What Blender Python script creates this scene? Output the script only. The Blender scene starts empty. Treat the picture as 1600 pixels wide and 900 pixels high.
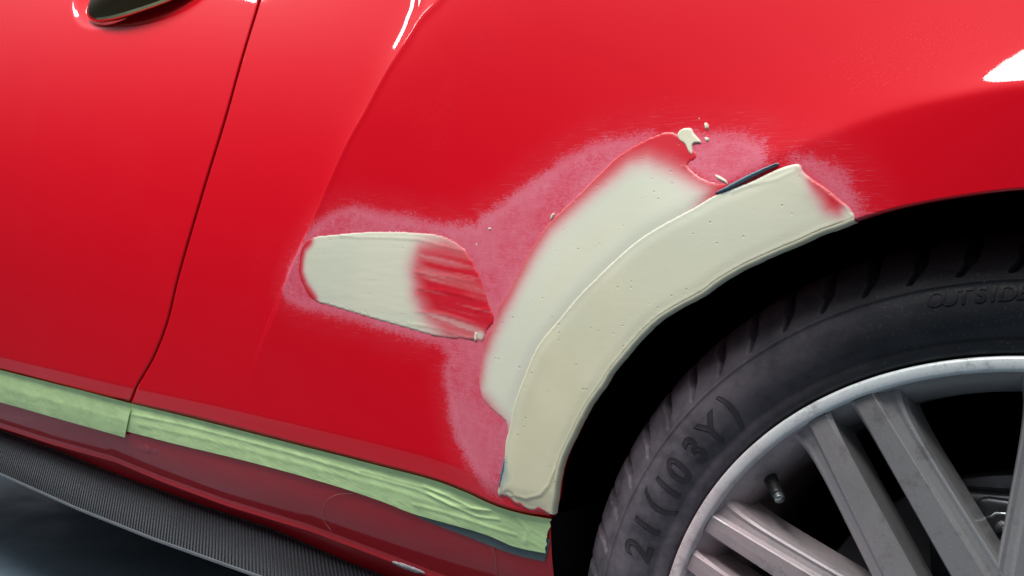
import bpy, math, random
import numpy as np
from mathutils import Matrix, Vector
from mathutils.geometry import delaunay_2d_cdt
S = bpy.context.scene; C = S.collection
random.seed(4); rng = np.random.default_rng(7)

# ------------------------------------------------------------------ camera
F = 1350.0                                   # focal length in photo pixels (photo 1600 wide)
CAM = np.array([.040, -.669, .324 + .363])
YAW, PITCH, ROLL = [math.radians(a) for a in (-36.5, -1.8, 3.1)]
def cam_axes():
    cy, sy, cp, sp, cr, sr = math.cos(YAW), math.sin(YAW), math.cos(PITCH), math.sin(PITCH), math.cos(ROLL), math.sin(ROLL)
    f = np.array([sy*cp, cy*cp, sp]); r = np.array([cy, -sy, 0.]); u = np.cross(r, f)
    return cr*r + sr*u, -sr*r + cr*u, f
CR, CU, CF = cam_axes()
cam = bpy.data.cameras.new('camera'); co = bpy.data.objects.new('camera', cam); C.objects.link(co)
cam.sensor_width = 36; cam.lens = F/1600*36; cam.clip_start = .02; cam.clip_end = 100
m = Matrix.Identity(4)
for i in range(3):
    m[i][0] = CR[i]; m[i][1] = CU[i]; m[i][2] = -CF[i]; m[i][3] = CAM[i]
co.matrix_world = m; S.camera = co

# ------------------------------------------------------------------ world and lamps (workshop light)
W = bpy.data.worlds.new('World'); S.world = W; W.use_nodes = True
nt = W.node_tree; nt.nodes.clear()
tc = nt.nodes.new('ShaderNodeTexCoord'); sx = nt.nodes.new('ShaderNodeSeparateXYZ'); rp = nt.nodes.new('ShaderNodeValToRGB')
bg = nt.nodes.new('ShaderNodeBackground'); wo = nt.nodes.new('ShaderNodeOutputWorld'); mr = nt.nodes.new('ShaderNodeMapRange')
nt.links.new(tc.outputs['Generated'], sx.inputs[0]); nt.links.new(sx.outputs['Z'], mr.inputs['Value'])
mr.inputs['From Min'].default_value = -1; mr.inputs['From Max'].default_value = 1
nt.links.new(mr.outputs[0], rp.inputs[0]); nt.links.new(rp.outputs[0], bg.inputs[0]); nt.links.new(bg.outputs[0], wo.inputs[0])
e = rp.color_ramp.elements
e[0].position = 0; e[0].color = (.03, .035, .045, 1); e[1].position = 1; e[1].color = (1.0, 1.05, 1.1, 1)
rp.color_ramp.interpolation = 'B_SPLINE'
for p, c in ((.45, (.04, .042, .05, 1)), (.50, (.032, .034, .04, 1)), (.59, (.036, .038, .045, 1)), (.66, (.20, .21, .24, 1)), (.74, (.60, .62, .66, 1))):
    q = e.new(p); q.color = c
bg.inputs[1].default_value = .80
def area(name, loc, target, sx_, sy_, power, col=(1, 1, 1)):
    l = bpy.data.lights.new(name, 'AREA'); l.shape = 'RECTANGLE'; l.size = sx_; l.size_y = sy_; l.energy = power; l.color = col
    o = bpy.data.objects.new(name, l); C.objects.link(o); o.location = loc
    o.rotation_euler = (Vector(target) - Vector(loc)).to_track_quat('-Z', 'Y').to_euler(); return o
area('ceiling_light', (-1.0, -1.28, 3.15), (-.4, -.05, .5), 2.4, .40, 120, (1, .98, .96))
area('ceiling_light', (.9, -.62, 2.9), (.1, -.05, .5), 1.6, .12, 12, (.93, .98, 1))
area('ceiling_light', (-3.1, -.77, 2.47), (-.5, -.05, .8), .25, .42, 12, (.95, .98, 1))  # extra lamp added for the glint along the body crease
S.view_settings.view_transform = 'Standard'; S.view_settings.look = 'None'; S.view_settings.exposure = 0; S.view_settings.gamma = 1
S.render.engine = 'CYCLES'

# ------------------------------------------------------------------ geometry helpers
def ray(px, py):
    d = CR*(px-800)/F - CU*(py-450)/F + CF
    return d/np.linalg.norm(d)
def at_y(px, py, y):                         # pixel -> point on the plane Y = y
    d = ray(px, py); return CAM + d*(y-CAM[1])/d[1]
def at_f(px, py, f):                         # pixel -> point on the surface y = f(x, z)
    y = 0.0
    for _ in range(14):
        P = at_y(px, py, y); y = .4*y + .6*float(f(np.array([P[0]]), np.array([P[2]]))[0])
    return at_y(px, py, y)
def smooth(e0, e1, v):
    t = np.clip((v-e0)/(e1-e0), 0, 1); return t*t*(3-2*t)
def pdist(x, z, L):                          # distance to a polyline, side sign (+ = left of travel), length parameter
    L = np.asarray(L, float); out_d = np.full(x.shape, 1e9); out_s = np.zeros(x.shape); out_t = np.zeros(x.shape); acc = 0
    for a, b in zip(L[:-1], L[1:]):
        ab = b-a; l2 = ab@ab; l = math.sqrt(l2)
        if l2 < 1e-14: continue
        t = np.clip(((x-a[0])*ab[0]+(z-a[1])*ab[1])/l2, 0, 1)
        dx = x-a[0]-t*ab[0]; dz = z-a[1]-t*ab[1]; d = np.hypot(dx, dz)
        k = d < out_d - 1e-9
        out_d[k] = d[k]; out_s[k] = np.sign(ab[0]*(z[k]-a[1]) - ab[1]*(x[k]-a[0])); out_t[k] = acc + t[k]*l
        acc += l
    return out_d, out_s, out_t
def inside(x, z, P):
    P = np.asarray(P); c = np.zeros(x.shape, bool)
    for a, b in zip(P, np.roll(P, -1, 0)):
        k = ((a[1] > z) != (b[1] > z)); 
        with np.errstate(all='ignore'):
            c ^= k & (x < (b[0]-a[0])*(z-a[1])/(b[1]-a[1]+1e-18)+a[0])
    return c
def sdf(x, z, P):                            # negative inside a closed polygon
    P = np.asarray(P); d = pdist(x, z, np.vstack([P, P[:1]]))[0]
    return np.where(inside(x, z, P), -d, d)
def spline(P, n, closed=False):              # Catmull-Rom through points, n samples
    P = np.asarray(P, float)
    if closed: Q = np.vstack([P[-1:], P, P[:2]])
    else: Q = np.vstack([2*P[0]-P[1], P, 2*P[-1]-P[-2]])
    segs = len(Q)-3; out = []
    for i in range(segs):
        p0, p1, p2, p3 = Q[i:i+4]; t = np.linspace(0, 1, 24, endpoint=False)[:, None]
        out.append(.5*((2*p1)+(-p0+p2)*t+(2*p0-5*p1+4*p2-p3)*t**2+(-p0+3*p1-3*p2+p3)*t**3))
    out = np.vstack(out+[Q[-2][None]])
    s = np.r_[0, np.cumsum(np.hypot(*(np.diff(out[:, :2], axis=0).T)) if out.shape[1] == 2 else np.linalg.norm(np.diff(out, axis=0), axis=1))]
    u = np.linspace(0, s[-1], n+(1 if closed else 0))
    r = np.stack([np.interp(u, s, out[:, k]) for k in range(out.shape[1])], -1)
    return r[:-1] if closed else r
def vnoise(x, z, sc, seed=0):                # cheap value noise in numpy
    g = np.random.default_rng(seed).random((64, 64)); a = x*sc; b = z*sc
    i = np.floor(a).astype(int); j = np.floor(b).astype(int); u = a-i; v = b-j; u = u*u*(3-2*u); v = v*v*(3-2*v)
    G = lambda p, q: g[p % 64, q % 64]
    return (G(i, j)*(1-u)+G(i+1, j)*u)*(1-v)+(G(i, j+1)*(1-u)+G(i+1, j+1)*u)*v

def mesh(name, V, Fs, mat, parent=None, attrs=None, shade=True):
    me = bpy.data.meshes.new(name)
    if isinstance(Fs, np.ndarray):           # all quads
        V = np.asarray(V, np.float32); nf = len(Fs); me.vertices.add(len(V)); me.vertices.foreach_set('co', V.ravel())
        me.loops.add(nf*4); me.loops.foreach_set('vertex_index', Fs.astype(np.int32).ravel()); me.polygons.add(nf)
        me.polygons.foreach_set('loop_start', np.arange(0, nf*4, 4, dtype=np.int32)); me.polygons.foreach_set('loop_total', np.full(nf, 4, np.int32)); me.update(calc_edges=True)
    else: me.from_pydata([tuple(map(float, v)) for v in V], [], [tuple(map(int, f)) for f in Fs]); me.update()
    if attrs:
        for k, a in attrs.items():
            at = me.attributes.new(k, 'FLOAT', 'POINT'); at.data.foreach_set('value', np.asarray(a, np.float32))
    if shade: me.polygons.foreach_set('use_smooth', [True]*len(me.polygons))
    o = bpy.data.objects.new(name, me); C.objects.link(o); me.materials.append(mat)
    if parent: o.parent = parent
    return o
def gridfaces(n, m_, off=0, flip=False):
    i, j = np.meshgrid(np.arange(n-1), np.arange(m_-1), indexing='ij')
    a = (i*m_+j+off).ravel(); f = np.stack([a, a+1, a+m_+1, a+m_], -1)
    return f[:, ::-1] if flip else f
def coons(A, B, Cc, D, n, m_, wu=None):
    """A: v=0 (u 0..1), B: v=1, Cc: u=0 (v 0..1), D: u=1. all 2-D polylines"""
    A, B = spline2(A, n), spline2(B, n); Cc, D = spline2(Cc, m_), spline2(D, m_)
    u = np.linspace(0, 1, n)[:, None, None]; v = np.linspace(0, 1, m_)[None, :, None]
    return (1-v)*A[:, None]+v*B[:, None]+(1-u)*Cc[None]+u*D[None]-((1-u)*(1-v)*A[0]+u*v*B[-1]+u*(1-v)*A[-1]+(1-u)*v*B[0])
def spline2(L, n):
    L = np.asarray(L, float); s = np.r_[0, np.cumsum(np.hypot(*np.diff(L, axis=0).T))]
    t = np.linspace(0, s[-1], n); return np.stack([np.interp(t, s, L[:, 0]), np.interp(t, s, L[:, 1])], -1)
def lathe(prof, n, a0=0, a1=2*math.pi, c=(0, 0, .363)):
    """prof: (R, y) pairs, revolved about the wheel axis"""
    P = np.asarray(prof); th = np.linspace(a0, a1, n)
    V = np.stack([c[0]+P[None, :, 0]*np.cos(th)[:, None], c[1]+P[None, :, 1]+0*th[:, None], c[2]+P[None, :, 0]*np.sin(th)[:, None]], -1).reshape(-1, 3)
    return V, gridfaces(n, len(P))
def empty(name, loc, parent=None):
    o = bpy.data.objects.new(name, None); C.objects.link(o); o.location = loc; o.empty_display_size = .05
    if parent: o.parent = parent
    return o
def tag(o, label=None, cat=None, group=None, kind=None):
    for k, v in (('label', label), ('category', cat), ('group', group), ('kind', kind)):
        if v: o[k] = v
    return o
def tube(P, r, n=8, r_end=None):
    P = np.asarray(P, float); V = []; T = np.gradient(P, axis=0); T /= np.linalg.norm(T, axis=1)[:, None]
    ref = np.array([0, 0, 1.]) if abs(T[0][2]) < .9 else np.array([1., 0, 0])
    for i, (p, t) in enumerate(zip(P, T)):
        a = np.cross(t, ref); a /= np.linalg.norm(a); b = np.cross(t, a)
        rr = r if r_end is None else r+(r_end-r)*i/(len(P)-1)
        for k in range(n):
            q = 2*math.pi*k/n; V.append(p+rr*(math.cos(q)*a+math.sin(q)*b))
    Fs = [(i*n+k, i*n+(k+1) % n, (i+1)*n+(k+1) % n, (i+1)*n+k) for i in range(len(P)-1) for k in range(n)]
    Fs += [tuple(range(n))[::-1], tuple(range((len(P)-1)*n, len(P)*n))]
    return V, Fs
def merge(parts):
    V = []; Fs = []
    for v, f in parts:
        o = len(V); V += [tuple(p) for p in v]; Fs += [tuple(int(i)+o for i in q) for q in f]
    return V, Fs

# ------------------------------------------------------------------ materials
class NB:
    def __init__(s, name):
        s.m = bpy.data.materials.new(name); s.m.use_nodes = True; s.t = s.m.node_tree; s.t.nodes.clear()
        s.out = s.n('ShaderNodeOutputMaterial'); s.b = s.n('ShaderNodeBsdfPrincipled'); s.l(s.b.outputs[0], s.out.inputs[0])
    def n(s, k, **p):
        q = s.t.nodes.new(k)
        for a, b in p.items(): setattr(q, a, b)
        return q
    def l(s, a, b): s.t.links.new(a, b)
    def val(s, v, sock):
        if isinstance(v, (int, float, tuple)): sock.default_value = v
        else: s.l(v, sock)
    def set(s, **k):
        for a, v in k.items(): s.val(v, s.b.inputs[a.replace('_', ' ')])
    def attr(s, name): return s.n('ShaderNodeAttribute', attribute_name=name).outputs['Fac']
    def pos(s): return s.n('ShaderNodeNewGeometry').outputs['Position']
    def mapv(s, v, scale=(1, 1, 1), rot=(0, 0, 0), loc=(0, 0, 0)):
        q = s.n('ShaderNodeMapping'); s.l(v, q.inputs[0]); q.inputs['Scale'].default_value = scale; q.inputs['Rotation'].default_value = rot; q.inputs['Location'].default_value = loc
        return q.outputs[0]
    def noise(s, v, scale, detail=3, rough=.55, dist=0):
        q = s.n('ShaderNodeTexNoise'); s.l(v, q.inputs['Vector']); q.inputs['Scale'].default_value = scale; q.inputs['Detail'].default_value = detail
        q.inputs['Roughness'].default_value = rough; q.inputs['Distortion'].default_value = dist; return q.outputs[0]
    def math(s, op, a, b=0., c=0., clamp=False):
        q = s.n('ShaderNodeMath', operation=op, use_clamp=clamp); s.val(a, q.inputs[0]); s.val(b, q.inputs[1]); s.val(c, q.inputs[2]); return q.outputs[0]
    def ramp(s, v, a, b, c=0., d=1.):
        q = s.n('ShaderNodeMapRange', interpolation_type='SMOOTHSTEP'); s.val(v, q.inputs['Value'])
        q.inputs['From Min'].default_value = a; q.inputs['From Max'].default_value = b; q.inputs['To Min'].default_value = c; q.inputs['To Max'].default_value = d
        return q.outputs[0]
    def mix(s, f, a, b):
        q = s.n('ShaderNodeMix', data_type='RGBA'); s.val(f, q.inputs[0]); s.val(a, q.inputs[6]); s.val(b, q.inputs[7]); return q.outputs[2]
    def mixf(s, f, a, b):
        q = s.n('ShaderNodeMix', data_type='FLOAT'); s.val(f, q.inputs[0]); s.val(a, q.inputs[2]); s.val(b, q.inputs[3]); return q.outputs[0]
    def bump(s, h, strength, dist, normal=None):
        q = s.n('ShaderNodeBump'); s.l(h, q.inputs['Height']); q.inputs['Strength'].default_value = strength; q.inputs['Distance'].default_value = dist
        if normal is not None: s.l(normal, q.inputs['Normal'])
        return q.outputs[0]
RED = (.63, .0030, .0135, 1); PINK = (.60, .062, .125, 1)
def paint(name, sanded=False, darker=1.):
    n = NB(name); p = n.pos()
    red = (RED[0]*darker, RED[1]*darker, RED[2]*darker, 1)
    dust = n.ramp(n.noise(p, 900, 2), .55, .80, 0, .22)
    big = n.ramp(n.noise(p, 9, 4), .45, .75, 0, 1)
    dustf = n.math('MULTIPLY', dust, big)
    scr = n.ramp(n.noise(n.mapv(p, (14, 14, 420), (0, .9, 0)), 1, 2, .7), .70, .80, 0, .16)
    scrf = n.math('MULTIPLY', scr, n.ramp(n.noise(p, 5, 2), .5, .7))
    col = n.mix(n.math('ADD', dustf, scrf, clamp=True), red, (.70, .16, .20, 1))
    orange = n.bump(n.noise(p, 200, 1), .010, .001)
    if sanded:
        s = n.attr('sand')
        fine = n.noise(p, 1400, 2, .7); med = n.noise(p, 120, 5, .75)
        brush = n.noise(n.mapv(p, (300, 300, 900), (0, .5, 0)), 1, 3, .7)
        nn = n.math('ADD', n.math('MULTIPLY', n.math('SUBTRACT', fine, .5), .014), n.math('MULTIPLY', n.math('SUBTRACT', med, .5), .022))
        nn = n.math('ADD', nn, n.math('MULTIPLY', n.math('SUBTRACT', brush, .5), .026))
        mk = n.ramp(n.math('ADD', s, nn), .0065, -.0095)
        haze_ = n.ramp(n.math('ADD', s, nn), .040, -.01, 0, .10)
        v = n.math('ADD', n.math('MULTIPLY', med, .5), n.math('MULTIPLY', brush, .5))
        pk = n.mix(n.ramp(v, .38, .62), (.60, .055, .095, 1), (.65, .125, .185, 1))
        pk = n.mix(n.ramp(n.noise(p, 14, 3), .42, .66, 0, .55), pk, (.64, .17, .235, 1))
        col = n.mix(n.math('MAXIMUM', mk, haze_), col, pk)
        rimf = n.math('MULTIPLY', n.ramp(n.math('ADD', s, nn), -.016, -.004, 0, .38), mk)
        pk = n.mix(rimf, pk, (.70, .22, .29, 1)); col = n.mix(mk, col, pk)
        scl = n.ramp(n.noise(n.mapv(p, (40, 40, 1500), (0, .75, 0)), 1, 2, .6), .60, .70, 0, .5)
        scl2 = n.ramp(n.noise(n.mapv(p, (40, 40, 1500), (0, -.35, 0)), 1, 2, .6), .62, .72, 0, .35)
        sc_ = n.math('MULTIPLY', n.math('ADD', scl, scl2, clamp=True), n.ramp(n.math('ADD', s, nn), .030, -.012, 0, 1))
        col = n.mix(n.math('MULTIPLY', sc_, .6), col, (.74, .30, .36, 1))
        n.set(Base_Color=col, Roughness=n.mixf(mk, .42, .62), Coat_Weight=n.mixf(mk, .68, .05), Coat_Roughness=n.mixf(mk, .035, .4))
        n.set(Normal=n.bump(n.math('MULTIPLY', brush, mk), .12, .0006))
    else:
        n.set(Base_Color=col, Roughness=.42, Coat_Weight=.68, Coat_Roughness=.035)
    n.set(Coat_IOR=1.45, Specular_IOR_Level=.05, Coat_Normal=orange)
    return n.m
def filler_mat(name):
    n = NB(name); p = n.pos(); f = n.attr('fill'); th = n.attr('thin'); bl = n.attr('blue')
    ns = n.noise(n.mapv(p, (160, 160, 700), (0, .25, 0)), 1, 3, .6)
    ff = n.math('ADD', f, n.math('MULTIPLY', n.math('SUBTRACT', ns, .5), n.math('MULTIPLY', n.math('MULTIPLY', f, n.math('SUBTRACT', 1., f)), .5)), clamp=True)
    cr = n.mix(n.ramp(n.noise(p, 11, 4), .38, .62), (.64, .61, .425, 1), (.69, .66, .475, 1))
    cr = n.mix(th, cr, (.66, .675, .555, 1))
    cr = n.mix(n.math('MULTIPLY', n.ramp(n.noise(p, 6, 2), .45, .62), .35), cr, (.56, .61, .49, 1))
    cr = n.mix(bl, cr, (.10, .22, .30, 1))
    mid = n.mix(n.math('MULTIPLY', ff, 1.7, clamp=True), (.60, .010, .026, 1), (.66, .34, .36, 1))
    col = n.mix(n.ramp(ff, .15, .9), mid, cr)
    vo = n.n('ShaderNodeTexVoronoi'); n.l(p, vo.inputs['Vector']); vo.inputs['Scale'].default_value = 125
    sel = n.ramp(n.noise(p, 70, 2), .46, .58)
    pit = n.math('MULTIPLY', n.ramp(vo.outputs['Distance'], .13, .06), sel)
    col = n.mix(n.math('MULTIPLY', n.math('MULTIPLY', pit, ff), .35), col, (.25, .27, .19, 1))
    drag = n.noise(n.mapv(p, (60, 60, 240), (0, -.6, 0)), 1, 4, .5)
    b1 = n.bump(drag, .10, .0007); b2 = n.bump(n.math('SUBTRACT', 1., pit), .6, .0007, b1); b3 = n.bump(n.noise(p, 900, 2), .06, .0006, b2)
    n.set(Base_Color=col, Roughness=n.mixf(ff, .38, .52), Coat_Weight=n.mixf(ff, .5, .12), Coat_Roughness=.3, Specular_IOR_Level=.35, Normal=b3)
    return n.m
def tape_mat(name, col, thin=True):
    n = NB(name); p = n.pos()
    crepe = n.noise(n.mapv(p, (900, 900, 120)), 1, 3, .6)
    c = n.mix(n.ramp(n.noise(p, 30, 4), .3, .7), col, tuple(x*.86 for x in col[:3])+(1,))
    c = n.mix(n.math('MULTIPLY', crepe, .12), c, (.75, .9, .62, 1))
    n.set(Base_Color=c, Roughness=.62, Specular_IOR_Level=.3, Normal=n.bump(crepe, .22, .0006, n.bump(n.noise(p, 60, 3), .35, .0015)))
    return n.m
def simple(name, col, rough, metal=0., bump=None, var=.15, nscale=40, coat=0.):
    n = NB(name); p = n.pos()
    c = n.mix(n.ramp(n.noise(p, nscale, 4), .3, .7), col, tuple(x*(1-var) for x in col[:3])+(1,))
    n.set(Base_Color=c, Roughness=n.ramp(n.noise(p, nscale*2, 3), .3, .7, rough*.85, rough*1.15), Metallic=metal, Coat_Weight=coat)
    if bump: n.set(Normal=n.bump(n.noise(p, bump[0], 3), bump[1], bump[2]))
    return n.m
def dusty_factor(n, p):                      # reddish sanding dust lies on the forward side of the wheel
    q = n.n('ShaderNodeSeparateXYZ'); n.l(p, q.inputs[0])
    g = n.math('ADD', n.math('MULTIPLY', q.outputs[0], -1.), n.math('MULTIPLY', q.outputs[2], -.55))
    return n.math('ADD', g, n.math('MULTIPLY', n.math('SUBTRACT', n.noise(p, 22, 4), .5), .14))
def rubber_mat(name, text=False):
    n = NB(name); p = n.pos(); g = dusty_factor(n, p)
    d = n.ramp(g, -.30, .02, .0, .60 if not text else .22)
    d = n.math('MULTIPLY', d, n.ramp(n.noise(p, 35, 5, .7), .28, .68, .35, 1.))
    col = n.mix(d, (.012, .014, .018, 1) if not text else (.013, .012, .015, 1), (.21, .175, .205, 1))
    col = n.mix(n.ramp(n.noise(p, 520, 3, .7), .58, .72, 0, .5), col, (.10, .095, .11, 1))
    b = n.bump(n.noise(p, 1500, 2), .25, .0005); b = n.bump(n.noise(p, 60, 4), .25, .002, b)
    n.set(Base_Color=col, Roughness=n.ramp(n.noise(p, 50, 3), .3, .7, .50, .68) if not text else .42, Specular_IOR_Level=.28, Normal=b)
    return n.m
def alloy_mat(name, col, rough, metal, dustmax):
    n = NB(name); p = n.pos(); g = dusty_factor(n, p)
    d = n.math('MULTIPLY', n.ramp(g, -.24, .04, .03, dustmax), n.ramp(n.noise(p, 90, 5, .8), .3, .6, .55, 1.))
    c = n.mix(d, col, (.52, .33, .35, 1))
    c = n.mix(n.ramp(n.noise(p, 620, 3, .7), .56, .72, 0, .55), c, (.50, .47, .48, 1))
    c = n.mix(n.ramp(n.noise(p, 45, 5, .8), .52, .72, 0, .5), c, (.12, .11, .11, 1))
    n.set(Base_Color=c, Roughness=n.mixf(d, rough, .7), Metallic=n.mixf(d, metal, 0.), Coat_Weight=n.mixf(d, .25, 0.), Coat_Roughness=.2,
          Normal=n.bump(n.noise(p, 1300, 2), .10, .0005))
    return n.m
M_PAINT = paint('red_paint'); M_SAND = paint('red_paint_sanded', True); M_SILL_SHADED = paint('red_paint_sill_shaded', False, .82)  # sill copy is darker: shade of its downward tilt put into the colour
M_FILL = filler_mat('body_filler')
M_TAPE = tape_mat('green_tape', (.64, .88, .41, 1)); M_GREY = tape_mat('grey_tape', (.075, .11, .135, 1))
M_BLACK = simple('liner_plastic', (.004, .004, .005, 1), .9, bump=(200, .3, .001)); M_BLACK.node_tree.nodes['Principled BSDF'].inputs['Specular IOR Level'].default_value = .08
M_RUB = rubber_mat('tyre_rubber'); M_LET = rubber_mat('tyre_lettering', True)
M_ALLOY = alloy_mat('alloy_silver', (.30, .305, .31, 1), .36, .45, .6); M_LIP = alloy_mat('alloy_lip', (.82, .88, .88, 1), .38, .1, .75)
M_DISC = simple('brake_iron', (.14, .14, .15, 1), .45, .7); M_CAL = simple('caliper_metal', (.05, .055, .06, 1), .4, .6)
M_STEEL = simple('clip_steel', (.42, .46, .46, 1), .3, .9); M_CHROME = simple('chrome_warm_reflect', (.55, .46, .22, 1), .06, 1., var=.02)  # chrome base colour carries painted olive and gold reflections
M_STEM = simple('valve_rubber', (.012, .012, .013, 1), .5)
M_HAIR = simple('hair', (.42, .25, .16, 1), .5)
def floor_mat():
    n = NB('workshop_floor'); p = n.pos()
    c = n.mix(n.ramp(n.noise(p, 1.6, 5, .6), .35, .65), (.13, .185, .23, 1), (.19, .255, .31, 1))
    c = n.mix(n.ramp(n.noise(n.mapv(p, (1, 1, 1)), 26, 5, .7), .5, .8, 0, .4), c, (.05, .075, .095, 1))
    n.set(Base_Color=c, Roughness=n.ramp(n.noise(p, 8, 4), .3, .7, .38, .6), Normal=n.bump(n.noise(p, 120, 4), .15, .002)); return n.m
M_FLOOR = floor_mat()
def carbon_mat():
    n = NB('carbon_weave'); p = n.pos(); q = n.n('ShaderNodeSeparateXYZ'); n.l(p, q.inputs[0])
    w = n.math('SINE', n.math('MULTIPLY', n.math('ADD', q.outputs[0], n.math('MULTIPLY', q.outputs[1], 1.4)), 2*math.pi/.0072))
    w2 = n.math('MULTIPLY', n.math('SUBTRACT', n.noise(p, 260, 2), .5), 2.)
    h = n.math('ADD', w, n.math('MULTIPLY', w2, .5))
    c = n.mix(n.ramp(h, -.9, .9), (.004, .005, .006, 1), (.018, .021, .026, 1))
    c = n.mix(n.ramp(n.noise(p, 300, 4, .8), .62, .8, 0, .3), c, (.09, .095, .10, 1))
    n.set(Base_Color=c, Roughness=.38, Normal=n.bump(h, .5, .0006), Coat_Weight=.06, Coat_Roughness=.2, Specular_IOR_Level=.25); return n.m
M_CARB = carbon_mat()

# ------------------------------------------------------------------ floor
fl = mesh('floor', [(-12, -.72, 0), (12, -.72, 0), (12, 12, 0), (-12, 12, 0)], [(0, 1, 2, 3)], M_FLOOR, shade=False); tag(fl, kind='structure')

# ------------------------------------------------------------------ the car's side as a surface y = f(x, z)
YREF = -.030
def base(x, z):
    up = np.clip(z-.64, 0, None); dn = np.clip(.64-z, 0, None)
    o = -.31*up**2 - .17*dn**2
    o = o - .030*smooth(.25, 1.15, -x)
    return YREF - o
def trace(P, f=base, n=None):
    Q = np.array([at_f(a, b, f)[[0, 2]] for a, b in P])
    return Q if n is None else spline(Q, n)
RIDGE_PX = [(778, 773), (788, 713), (790, 690), (797, 663), (803, 631), (819, 587), (840, 540), (875, 496), (906, 459), (925, 440), (962, 404), (1000, 372), (1040, 347), (1087, 322), (1119, 301), (1169, 276), (1212, 256), (1247, 244)]
FLARE_PX = RIDGE_PX[:-2]+[(1225, 250), (1300, 222), (1400, 187), (1500, 165), (1600, 150), (1750, 140)]
CA_PX = [(668, -90), (659, 6), (650, 34), (641, 56), (619, 94), (600, 131), (581, 169), (550, 219), (519, 280), (497, 328), (475, 372), (455, 415), (440, 452)]
CB_PX = [(800, -90), (714, 3), (681, 34), (662, 62), (631, 105), (608, 141), (588, 175), (560, 219), (528, 280), (505, 328), (483, 372), (463, 415), (447, 452)]
BOT_PX = [(-240, 523), (-120, 549), (0, 577), (152, 616), (204, 629), (300, 652), (450, 690), (592, 726), (675, 748), (727, 767), (772, 787), (815, 800), (858, 806)]
FLARE = trace(FLARE_PX, n=64); CA = trace(CA_PX, n=44); CB = trace(CB_PX, n=44); BOT = trace(BOT_PX, n=80)
# handle recess centre
HC = at_f(185, -25, base)
def body(x, z):
    x = np.asarray(x, float); z = np.asarray(z, float); y = base(x, z)
    # haunch swelling round the arch
    d, s, t = pdist(x, z, FLARE); sd = d*s                       # + = outside (above / ahead of the flare line)
    A = .009 + .022*smooth(-.32, .02, x) - .008*smooth(-.02, .10, x)
    Lf = .115
    so = np.sqrt(np.clip(sd, 0, None)**2 + .004**2) - .004
    y = y - A*np.exp(-so/Lf) - .0055*smooth(-.12, .06, x)*np.exp(-so/.011)
    band = np.clip(-sd, 0, None); bs = np.sqrt(band**2+.003**2)-.003
    y = y + (.02+.33*smooth(-.28, .1, x))*bs*.6                 # band turns slightly under
    # crease running down from the window line
    da, sa, _ = pdist(x, z, CA); db, sb, _ = pdist(x, z, CB)
    left = -da*sa; 
    t_ = np.where(sa < 0, -da, np.where(sb > 0, 1+db, da/(da+db+1e-9)))
    wz = smooth(.62, .98, z)
    h = .0036 + .018*wz
    h = h*smooth(.50, .68, z)
    lft = np.where(sa < 0, da, 0.); 
    right_of_a = (sa > 0); right_of_b = (sb > 0)
    step = np.where(~right_of_a, .22*np.exp(-da/.016), np.where(right_of_b, 1.-0*db, .22+.78*smooth(0, 1, da/(da+db+1e-9))))
    y = y - .0011*(.35+.65*wz)*np.exp(-(db/.0055)**2)*smooth(.48, .60, z)
    fall = np.where(right_of_b, np.exp(-(db/.22)**1.5), 1.)
    y = y - h*step*fall
    # turned-under bottom edge
    dd = np.clip(.026-np.clip(z-np.interp(x, BOT[:, 0], BOT[:, 1]), 0, None), 0, None); y = y + .11*(np.sqrt(dd**2+.004**2)-.004)
    # scoop behind the door handle
    ex = (x-HC[0])/.150; ez = (z-HC[2]-.01)/.086; r = np.sqrt(ex**2+ez**2)
    y = y + .030*(1-smooth(.5, 1., r))
    return y
def onb(P, n=None): return trace(P, body, n)

car = empty('car', (0, 0, 0))
tag(car, 'red car with filler patches over its rear wheel arch and pink sanded paint', 'car')

def sheet(name, G, mat, parent, lips, attrs=None, depth=.012, flip=False):
    """G: n x m x 2 grid of (x,z). lips: which sides ('A','B','C','D') fold inward."""
    n, m_, _ = G.shape; X, Z = G[..., 0], G[..., 1]; Y = body(X.ravel(), Z.ravel()).reshape(n, m_)
    P = np.stack([X, Y, Z], -1)
    prof = [(-.0006, .0008), (-.0010, .0020), (-.0010, depth)]
    def lip(P, axis, end):
        e = P[0] if (axis, end) == (0, 0) else P[-1] if axis == 0 else P[:, 0] if end == 0 else P[:, -1]
        i = P[1] if (axis, end) == (0, 0) else P[-2] if axis == 0 else P[:, 1] if end == 0 else P[:, -2]
        # direction inward along the sheet
        d = i-e; d[:, 1] = 0; d /= np.linalg.norm(d, axis=1)[:, None]+1e-9
        rows = [e + d*(-a)*1.0 + np.array([0, b, 0]) for a, b in prof]
        R_ = np.stack(rows, 0)
        if axis == 0: return np.concatenate([R_[::-1], P], 0) if end == 0 else np.concatenate([P, R_], 0)
        R_ = R_.transpose(1, 0, 2); return np.concatenate([R_[:, ::-1], P], 1) if end == 0 else np.concatenate([P, R_], 1)
    if 'C' in lips: P = lip(P, 0, 0)
    if 'D' in lips: P = lip(P, 0, 1)
    if 'A' in lips: P = lip(P, 1, 0)
    if 'B' in lips: P = lip(P, 1, 1)
    n, m_, _ = P.shape; V = P.reshape(-1, 3)
    at_ = {k: fn(V[:, 0], V[:, 2]) for k, fn in (attrs or {}).items()}
    return mesh(name, V, gridfaces(n, m_, flip=flip), mat, parent, at_)

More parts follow.
